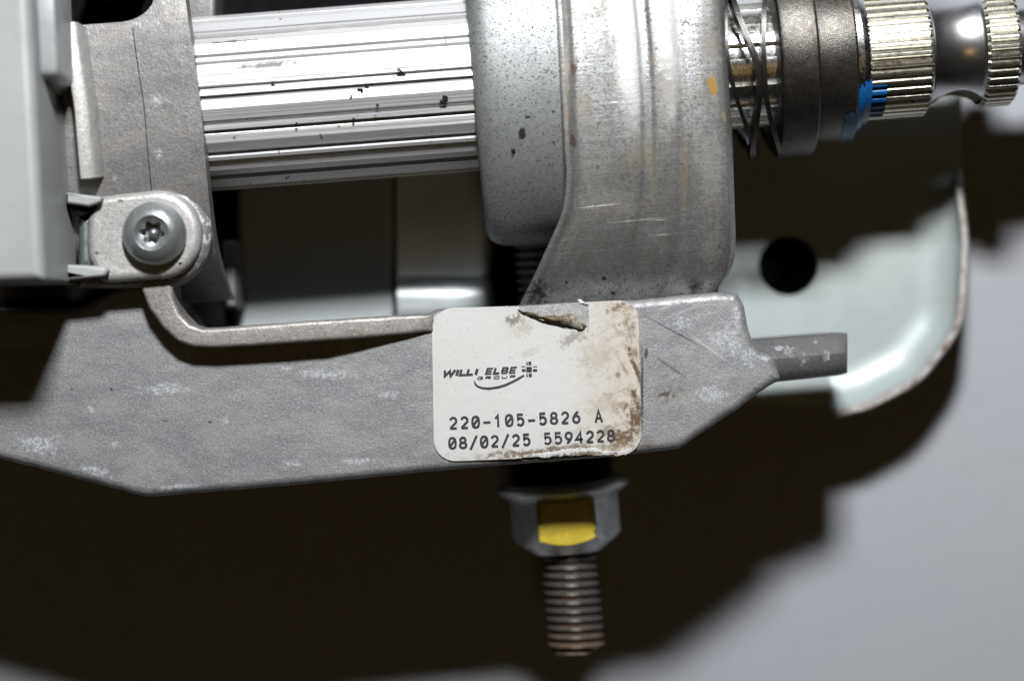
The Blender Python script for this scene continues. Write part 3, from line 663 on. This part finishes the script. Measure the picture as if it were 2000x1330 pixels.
# ================================================================== LUG, BOSS AND SCREW
LZ = .082
bossp = [(150, 372), (205, 368), (232, 360)] + arc(306, 457, 106, 106, -125, 100, 40) + [(150, 562)]
boss = prism('screw_boss', resample(bossp, 7, 1.8, 5), .058, .0, M_boss, .022, 4)
lugp = [(190, 384), (240, 378)] + arc(306, 458, 87, 87, -100, 82, 36) + [(210, 552), (196, 548), (172, 505), (168, 470), (170, 430), (180, 396)]
lug = prism('mounting_lug', resample(lugp, 7, .8, 6), LZ, .02, M_lug, .016, 4)
prism('lug_chamfer', resample(fillet([(150, 420, 4), (184, 418, 6), (184, 520, 6), (152, 522, 4)]), 6), LZ - .012, .02, M_screw, .02, 3, lug)
# screw
sc0 = W(304, 457, LZ)
def SCF(s, v, h): return sc0 + Vector((v, h, s))
def torx(th): return .0205 + .0036 * math.cos(6 * th + .6)
bm = bmesh.new(); rows = []; NS = 72
prof = [(-.004, .050), (.004, .0595), (.010, .0612), (.018, .0605), (.026, .0575), (.034, .0515), (.040, .0435), (.0435, .0360), (.0445, .0335), (.0435, .0315), (.040, .0285)]
for s, r in prof: rows.append([bm.verts.new(SCF(s, r * math.cos(2 * math.pi * k / NS), r * math.sin(2 * math.pi * k / NS))) for k in range(NS)])
for s, f in ((.037, 1.0), (.020, .98), (.013, .9)):
    rows.append([bm.verts.new(SCF(s, f * torx(2 * math.pi * k / NS) * math.cos(2 * math.pi * k / NS), f * torx(2 * math.pi * k / NS) * math.sin(2 * math.pi * k / NS))) for k in range(NS)])
grid_faces(bm, rows, closev=True); bm.faces.new(rows[-1])
screw = obj('dome_head_screw', finish(bm, 'screw', True, 38), M_screw, label='round zinc screw with six-lobed socket and centre pin')
bm = bmesh.new(); rows = []
for s, r in ((.012, .010), (.028, .0095), (.033, .007), (.0352, .0035), (.0358, .0006)):
    rows.append([bm.verts.new(SCF(s, .001 + r * math.cos(2 * math.pi * k / 20), r * math.sin(2 * math.pi * k / 20))) for k in range(20)])
grid_faces(bm, rows, closev=True); bm.faces.new(rows[-1])
obj('centre_pin', finish(bm, 'pin', True, 60), M_screw, screw)

# ================================================================== LEFT HOUSING, NEAREST THE CAMERA
hz = .31
house = prism('switch_housing', fillet([(-160, -120, 0), (52, -120, 0), (86, 549, 8), (-160, 556, 0)]), hz, .03, M_housing, .022, 4)
rows = []
for x, zo in ((70, 0), (88, .004), (104, 0), (109, -.012)):
    rows.append([W(x + y * .05, y, z_ + zo) for y, z_ in ((-120, .245), (0, .245), (135, .245), (146, .240), (154, .228), (182, .14), (186, .12))])
lev = obj('lever', finish(hf_solid(rows, .10), 'lever', True, 40), M_lever, house)
prism('clip', fillet([(128, 376, 3), (200, 384, 6), (196, 396, 6), (172, 404, 3), (128, 398, 3)]), .105, .05, M_housing, .006, 2, house)
prism('clip', fillet([(128, 516, 3), (206, 520, 8), (212, 530, 8), (204, 540, 6), (128, 548, 3)]), .105, .05, M_housing, .006, 2, house)
prism('clip_notch_shade', [(134, 400), (190, 404), (160, 424), (146, 420)], LZ + .006, .0, M_black, .002, 1, house)  # solid black block painting the shade of the clip's notch

# ================================================================== COLLAR
cl_a, cl_b = .330, .198
s0 = S(921, .03); s1 = S(1180, .03)
cp = [(s0, .6), (s0 + .001, .86), (s0 + .006, .925), (s0 + .016, .965), (s0 + .034, .99), (s0 + .06, 1.0), (s1, 1.0)]
collar = lathe('collar', cp, M_collar, 128, a=cl_a, b=cl_b, ang=50)

# ================================================================== CLAMP BAND
BA, BB, BZ = .515, .272, -.172
def sm_interp(tab, x):
    return (interp(tab, x - 6) + interp(tab, x) * 2 + interp(tab, x + 6)) / 4
LEFT = [(-200, 1074), (0, 1087), (330, 1106), (370, 1104), (400, 1099), (430, 1088), (460, 1074), (490, 1060), (520, 1046), (560, 1026), (600, 1006), (660, 984)]
RIGHT = [(-200, 1402), (0, 1413), (300, 1431), (480, 1437), (520, 1436), (545, 1430), (565, 1418), (580, 1404), (640, 1392)]
# relief across the band: (fraction, upper part offset, lower part offset)
REL = [(0, .010, .004), (.025, .012, .005), (.055, .003, .001), (.09, -.003, .000), (.25, .003, .000), (.31, .0065, .000), (.45, .0080, .001), (.475, .003, -.001), (.52, .002, -.0015), (.55, .0075, .001), (.66, .0070, .001), (.72, .0015, -.003), (.755, .0035, .004), (.85, .0015, .010), (.93, -.004, .009), (.97, -.010, .005), (1.0, -.030, -.010)]
fr = [0]
for (a, *_), (b, *_) in zip(REL, REL[1:]):
    for k in range(1, 4): fr.append(a + (b - a) * k / 3)
bm = bmesh.new(); rows = []
NR = 110
for i in range(NR + 1):
    th = R(-70 + (150.5) * i / NR)             # from +v side to -v side
    v = -BA * math.sin(th); h = BZ - AZ + BB * math.cos(th)
    nv, nh = -math.sin(th) / BA, math.cos(th) / BB; l = math.hypot(nv, nh); nv /= l; nh /= l
    z = AZ + h
    yw = CO.y + S(1200, z) * math.sin(AX) + v * math.cos(AX); py = 665 - yw * 1000 * D / (D - z)
    xl, xr = sm_interp(LEFT, py), sm_interp(RIGHT, py)
    mixlow = min(1, max(0, (py - 250) / 230)); mixlow = mixlow * mixlow * (3 - 2 * mixlow)
    row = []
    for f in fr:
        o1 = interp([(r[0], r[1]) for r in REL], f); o2 = interp([(r[0], r[2]) for r in REL], f)
        # slow wander of the pressed ridges
        o = o1 + (o2 - o1) * mixlow
        fx = f
        if .2 < f < .75: fx = f + .012 * math.sin(py / 90.0) * math.sin((f - .2) / .55 * math.pi)
        px = xl + (xr - xl) * fx + .05 * 0
        vv = v + nv * o; hh = h + nh * o
        if f > .74 and py > 470: hh += 0
        row.append(bm.verts.new(A(S(px, AZ + hh, vv), vv, hh)))
    rows.append(row)
grid_faces(bm, rows)
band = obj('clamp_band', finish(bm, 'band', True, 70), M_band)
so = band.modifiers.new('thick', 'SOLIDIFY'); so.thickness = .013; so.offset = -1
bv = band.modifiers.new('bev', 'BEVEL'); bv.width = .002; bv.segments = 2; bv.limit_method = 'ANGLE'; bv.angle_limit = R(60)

# ================================================================== SHAFT END: inner shaft, wave spring, rings, knurls
ax_px = lambda px: S(px)
def spl(s, r, th): return r + .006 * (1 if (math.degrees(th) % 24) < 12 else -1)
bm = bmesh.new(); rows = []
for s in (S(1380), S(1530)):
    row = []
    for k in range(15):
        for p, o in ((0, -.006), (.5, .006), (5, .0075), (11.0, .006), (11.8, -.006), (18, -.005)):
            th = R(k * 24 + p + 3); r = .122 + o; row.append(bm.verts.new(A(s, -r * math.sin(th), r * math.cos(th))))
    rows.append(row)
grid_faces(bm, rows, closev=True)
inner = obj('inner_shaft', finish(bm, 'inner', True, 25), M_inner)
def wave(name, s0, amp, ph, r, wd, tk):
    bm = bmesh.new(); N = 160; rows = []
    for k in range(N):
        th = 2 * math.pi * k / N; s = s0 + amp * math.sin(3 * th + ph)
        rows.append([bm.verts.new(A(s + ds, (r + dr) * math.sin(th), (r + dr) * math.cos(th))) for ds, dr in ((-tk, -wd), (-tk, 0), (tk, 0), (tk, -wd))])
    grid_faces(bm, rows, closeu=True, closev=True)
    return bm
def strip(tab, r, wd, tk):                     # x in the frame for each y on the near side, mirrored on the far side
    bm = bmesh.new(); N = 160; rows = []
    for k in range(N):
        th = 2 * math.pi * k / N; y = 122 + 190 * math.sin(th)
        s = S(sum(interp(tab, y + d) for d in (-16, -8, 0, 8, 16)) / 5 * (1 if math.cos(th) > 0 else 1) + (0 if math.cos(th) > 0 else 2), AZ + r * max(0, math.cos(th)))
        rows.append([bm.verts.new(A(s + ds, -(r + dr) * math.sin(th), (r + dr) * math.cos(th))) for ds, dr in ((-tk, -wd), (-tk, 0), (tk, 0), (tk, -wd))])
    grid_faces(bm, rows, closeu=True, closev=True)
    return bm
spring = obj('wave_spring', finish(strip([(-70, 1432), (0, 1436), (60, 1450), (100, 1464), (140, 1478), (200, 1480), (260, 1467), (312, 1454)], .193, .030, .0050), 'wave', True, 40), M_spring)
obj('spring_turn', finish(strip([(-70, 1512), (0, 1506), (60, 1497), (130, 1491), (200, 1489), (260, 1496), (312, 1512)], .194, .030, .0046), 'wave2', True, 40), M_spring, spring)
obj('spring_turn', finish(strip([(-70, 1437), (0, 1428), (80, 1421), (150, 1421), (220, 1434), (280, 1452), (312, 1464)], .190, .026, .0036), 'wave3', True, 40), M_spring, spring)
rA = lathe('bearing_ring', [(S(1514), .10), (S(1514), .186), (S(1517), .192), (S(1523), .1945), (S(1584), .1945), (S(1588), .192), (S(1590), .186), (S(1590), .10)], M_ring, 128, ang=30)
rB = lathe('stepped_ring', [(S(1589), .10), (S(1589), .1675), (S(1596), .1705), (S(1662), .1705), (S(1666), .168), (S(1667), .150), (S(1667), .10)], M_ring, 128, ang=30)
rC = lathe('thin_washer', [(S(1666), .08), (S(1666), .150), (S(1669), .153), (S(1680), .153), (S(1681), .1465), (S(1684), .1465), (S(1694), .141), (S(1694), .08)], M_inner, 96, ang=30)
def notched(s, v, h):                           # the pinch-bolt notch cut across the underside of the neck
    ds = s - S(1872, -.05)
    if abs(ds) < .064:
        lim = -.1570 + math.sqrt(.0655 ** 2 - ds * ds)
        if v < lim and v > -.2: v = lim
    return A(s, v, h)
shaft = lathe('steering_shaft', [(S(1690), .06), (S(1690), .120), (S(1815), .121), (S(1819), .117), (S(1826), .111)] + [(S(1828 + 92 * k / 40), .103 + .008 * (abs(k - 20) / 20) ** 2) for k in range(41)] + [(S(1924), .112), (S(1928), .116), (S(1986), .115), (S(1988), .085), (S(2200), .085), (S(2200), .02)], M_neck, 160, ang=35, frame=notched)
def knurl_bm(bm, x0, x1, r, n, dep, ch, off=0.0, th0=0.0, th1=360.0, spiral=.0):
    sA, sB = S(x0), S(x1); rows = []
    ss = [(sA, r - dep * 1.1), (sA + ch, r)] + [(sA + ch + (sB - sA - 2 * ch) * k / 4, r) for k in range(1, 4)] + [(sB - ch, r), (sB, r - dep * 1.1)]
    for s, rr in ss:
        row = []
        for k in range(n):
            for p, o in ((0.0, 0), (.22, 0), (.42, -dep), (.60, -dep), (.80, -dep * .15)):
                th = 2 * math.pi * (k + p) / n + R(1.5)
                if th0 <= math.degrees(th) % 360 <= th1 or (th0, th1) == (0.0, 360.0):
                    rad = (rr + o if rr >= r - 1e-9 else rr) + off
                    row.append(bm.verts.new(A(s, -rad * math.sin(th), rad * math.cos(th))))
        rows.append(row)
    grid_faces(bm, rows, closev=(th0, th1) == (0.0, 360.0))
bm = bmesh.new(); knurl_bm(bm, 1692, 1820, .1335, 44, .0062, .006)
kn1 = obj('knurled_band', finish(bm, 'knurl', True, 28), M_knurl, shaft)
bm = bmesh.new(); knurl_bm(bm, 1927, 1993, .1245, 44, .0060, .006)
kn2 = obj('knurled_band', finish(bm, 'knurl2', True, 28), M_knurl, shaft)
# blue paint over ring and knurl
bm = bmesh.new(); knurl_bm(bm, 1688, 1731, .1335, 44, .0062, .004, .0022, 34, 76)
for v in bm.verts:                             # ragged right edge
    pass
paint = obj('blue_paint_mark', finish(bm, 'paint', True, 35), M_blue)
def patch(name, x0, x1, r, t0, t1, mat, seed, parent, r1=None):
    bm = bmesh.new(); rows = []
    for i in range(9):
        u = i / 8; row = []
        for j in range(15):
            w_ = j / 14
            e0 = t0 + 4 * mnoise.noise(Vector((u * 3, seed, 0))); e1 = t1 + 4 * mnoise.noise(Vector((u * 3, seed, 4)))
            th = R(e0 + (e1 - e0) * w_); xs_ = x0 + (x1 - x0) * u + (3 * mnoise.noise(Vector((w_ * 4, seed, 2))) if i == 0 else 0)
            rr = r if r1 is None else r + (r1 - r) * u
            row.append(bm.verts.new(A(S(xs_), -rr * math.sin(th), rr * math.cos(th))))
        rows.append(row)
    grid_faces(bm, rows)
    return obj(name, finish(bm, name, True, 60), mat, parent)
patch('paint_smear', 1667, 1681, .1560, 30, 92, M_blue, 1, paint)
patch('paint_smear', 1680, 1696, .1500, 28, 92, M_blue, 2, paint, .146)
patch('paint_smear', 1640, 1667, .1722, 48, 92, M_blue_thin, 3, paint)

# ================================================================== DISHED PLATE BEHIND (lower right)
PZ = -.424
ol = fillet([(1290, -40, 0), (1877, -40, 0), (1879, 345, 0), (1893, 470, 60), (1884, 640, 160), (1800, 748, 160), (1700, 800, 120), (1636, 815, 3), (1612, 793, 8), (1470, 788, 20), (1290, 770, 0)], 16)
ol = resample(ol, 14)
def rim_h(x, y):
    if x > 1600 and y > 330:
        a = min(1, max(0, (y - 340) / 18)) if x > 1700 else 1.0
        b = min(1, max(0, (x - 1612) / 26))
        return .075 * a * b
    return 0.0
bm = bmesh.new()
N = len(ol)
def inset(d):
    res = []
    for i in range(N):
        a = Vector(ol[i-1]); b = Vector(ol[(i+1) % N]); t_ = (b - a).normalized(); n_ = Vector((-t_.y, t_.x))
        res.append(Vector(ol[i]) + n_ * d)
    return res
rings = []
for d, hh in [(0, -.10), (0, .90), (3, 1.0), (13, 1.0)] + [(16 + 88 * (1 - math.cos(R(a))), 1 - .06 - .94 * math.sin(R(a))) for a in (4, 12, 22, 32, 42, 52, 62, 72, 81, 90)]:
    ring = []
    for i in range(N):
        x, y = ol[i]; h_ = rim_h(x, y); f_ = .12 + .88 * min(1, h_ / .03)
        a = Vector(ol[i-1]); b = Vector(ol[(i+1) % N]); t_ = (b - a).normalized(); p = Vector((x, y)) + Vector((-t_.y, t_.x)) * d * f_
        ring.append(bm.verts.new(W(p.x, p.y, PZ + (h_ * hh if hh >= 0 else -.012))))
    rings.append(ring)
grid_faces(bm, rings, closev=True)
hole = [bm.verts.new(W(1540 + 58 * math.cos(2 * math.pi * k / 48), 519 + 58 * math.sin(2 * math.pi * k / 48), PZ)) for k in range(48)]
low = [bm.verts.new(v.co + Vector((0, 0, -.03))) for v in hole]
he = [bm.edges.new((hole[k], hole[(k+1) % 48])) for k in range(48)]
for k in range(48): bm.faces.new((hole[k], hole[(k+1) % 48], low[(k+1) % 48], low[k]))
oe = [bm.edges.get((rings[-1][k], rings[-1][(k+1) % N])) for k in range(N)]
bmesh.ops.triangle_fill(bm, edges=he + oe, use_beauty=True, use_dissolve=False)
plate = obj('dished_plate', finish(bm, 'plate', True, 50), M_plate)
# a black disc under the hole
cy = lathe('black_disc', [(-.070, .001), (-.070, .085), (-.040, .085), (-.040, .001)], M_black, 40, frame=lambda s, v, h: W(1540, 519, PZ) + Vector((v, h, s)))
# rust patches on the rim
t = NT('rust_spot'); nn = t.noise(110, 4, .6)
M_rust = t.out(t.mix(t.step(nn, .4, .65), (.20, .10, .06), (.42, .30, .23)), .7, 0)
for (x, y, ang, L_) in ((1866, 640, 1.15, 10), (1846, 676, 1.0, 13), (1786, 745, .75, 12)):
    ca, sa = math.cos(ang), math.sin(ang); pp = []; bm = bmesh.new()
    for k in range(12):
        th = 2 * math.pi * k / 12; r_ = 1 + .3 * math.sin(k * 2.3)
        ex, ey = L_ * r_ * math.cos(th), 3.4 * r_ * math.sin(th); pp.append((x + ex * ca + ey * sa, y - ex * sa + ey * ca))
    prism_bm(bm, pp, PZ + .0765, PZ + .070, 0)
    obj('rust_spot', finish(bm, 'rust_spot', True, 50), M_rust, plate)

# ================================================================== ZINC PANEL UNDER THE TUBE
panel = prism('zinc_panel', fillet([(464, -40, 0), (772, -40, 0), (768, 700, 0), (462, 700, 0)]), -.415, -.435, M_panel, .006, 2)
bm = bmesh.new(); rows = []
for x in (776, 800, 850, 900, 940, 958, 966):
    row = []
    dz = -.012 if x > 960 else (-.004 if x > 950 else 0)
    for k in range(-2, 17):
        if k == -2: row.append(W(x, -40, -.418 + dz)); continue
        if k == -1: row.append(W(x, 534, -.418 + dz)); continue
        th = R(-66 + 140 * k / 16); row.append(W(x, 590 + 56 * math.sin(th), -.440 + .052 * math.cos(th) + dz))
    rows.append(row)
tab = obj('rolled_tab', finish(hf_solid(rows, -.438), 'tab', True, 50), M_tab, panel)
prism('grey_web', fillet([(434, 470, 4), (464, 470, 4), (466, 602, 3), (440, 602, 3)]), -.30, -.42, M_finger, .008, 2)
prism('shade_slab', [(290, 330), (462, 330), (462, 720), (290, 720)], -.36, -.44, M_black, .008, 2)  # black slab standing in for the shade beside and below the jacket
prism('shade_backing', [(968, 300), (1300, 300), (1300, 700), (968, 700)], -.40, -.46, M_black, .01, 2)  # black slab added where collar and band throw their shadow

# ================================================================== STUD AND NUT
pA, pB = W(1064, 540, -.285), W(1127, 1272, -.285)
bd = (pB - pA).normalized(); bs = Vector((-bd.y, bd.x, 0)); L0 = (pB - pA).length
def B(s, v, h): return pA + bd * s + bs * v + CW * h
def Bs(py): return (665 - py) * (D + .285) / D / 1000 and ((W(0, 540, -.285).y - W(0, py, -.285).y) / -bd.y)
pitch = .0181; tr = .0590; dep = .0118
bm = bmesh.new(); lay = bm.verts.layers.float.new('groove'); rows = []
NT_ = 40; sA = Bs(470); sB = L0
ns = int((sB - sA) / pitch * 10)
for i in range(ns + 1):
    s = sA + (sB - sA) * i / ns; row = []
    end = min(1, max(0, (sB - s) / .012))
    for k in range(NT_):
        th = 2 * math.pi * k / NT_; ph = (s / pitch - k / NT_) % 1.0
        tri = abs(ph * 2 - 1)                  # 0 crest .. 1 root
        g_ = min(1, max(0, (tri - .18) / .64))
        r = tr - dep * g_ - .012 * (1 - end)
        v = bm.verts.new(B(s, r * math.sin(th), r * math.cos(th))); v[lay] = g_; row.append(v)
    rows.append(row)
grid_faces(bm, rows, closev=True); bm.faces.new(rows[0]); bm.faces.new(rows[-1])
stud = obj('threaded_stud', finish(bm, 'stud', True, 50), M_thread)
AF = .0995
def hexr(th):
    m = (th + math.pi / 6) % (math.pi / 3) - math.pi / 6; return AF / math.cos(m)
n0, n1 = Bs(950), Bs(1076)
def nut_r(s, th):
    cone = .070 + (n1 - s) * 1.30
    return min(hexr(th), cone, .1125)
bm = bmesh.new(); rows = []; NH = 144
for i in range(41):
    s = n0 + (n1 - n0) * (i / 40) ** .8
    rows.append([bm.verts.new(B(s, nut_r(s, 2 * math.pi * k / NH) * math.sin(2 * math.pi * k / NH), nut_r(s, 2 * math.pi * k / NH) * math.cos(2 * math.pi * k / NH))) for k in range(NH)])
grid_faces(bm, rows, closev=True)
ci = [bm.verts.new(B(n1 - .001, .056 * math.sin(2 * math.pi * k / NH), .056 * math.cos(2 * math.pi * k / NH))) for k in range(NH)]
grid_faces(bm, [rows[-1], ci], closev=True)
nut = obj('flange_nut', finish(bm, 'nut', True, 22), M_nut)
fs = Bs(936)
lathe('nut_flange', [(fs, .07), (fs, .126), (fs + .004, .135), (fs + .012, .139), (fs + .020, .136), (fs + .026, .127), (fs + .040, .108), (fs + .044, .08)], M_nut, 96, frame=B, parent=nut, ang=40)
bm = bmesh.new(); rows = []
for i in range(24):
    s = n0 + .004 + (n1 - .012 - n0) * i / 23; row = []
    for k in range(21):
        th = R((-31 + 3 * mnoise.noise(Vector((i * .5, 0, 1)))) + (60 + 4 * mnoise.noise(Vector((i * .4, 3, 1)))) * k / 20); lim = n1 - (hexr(th) - .070) / 1.30 - .0005
        ss = min(s, lim); row.append(bm.verts.new(B(ss, hexr(th) * math.sin(th), (hexr(th) + .0016) * math.cos(th))))
    rows.append(row)
grid_faces(bm, rows)
obj('yellow_paint_mark', finish(bm, 'ypaint', True, 50), M_yellow, nut)
lathe('rubber_bush', [(Bs(880), .05), (Bs(880), .104), (Bs(928), .104), (Bs(934), .09), (Bs(934), .05)], M_black, 64, frame=B, ang=40)
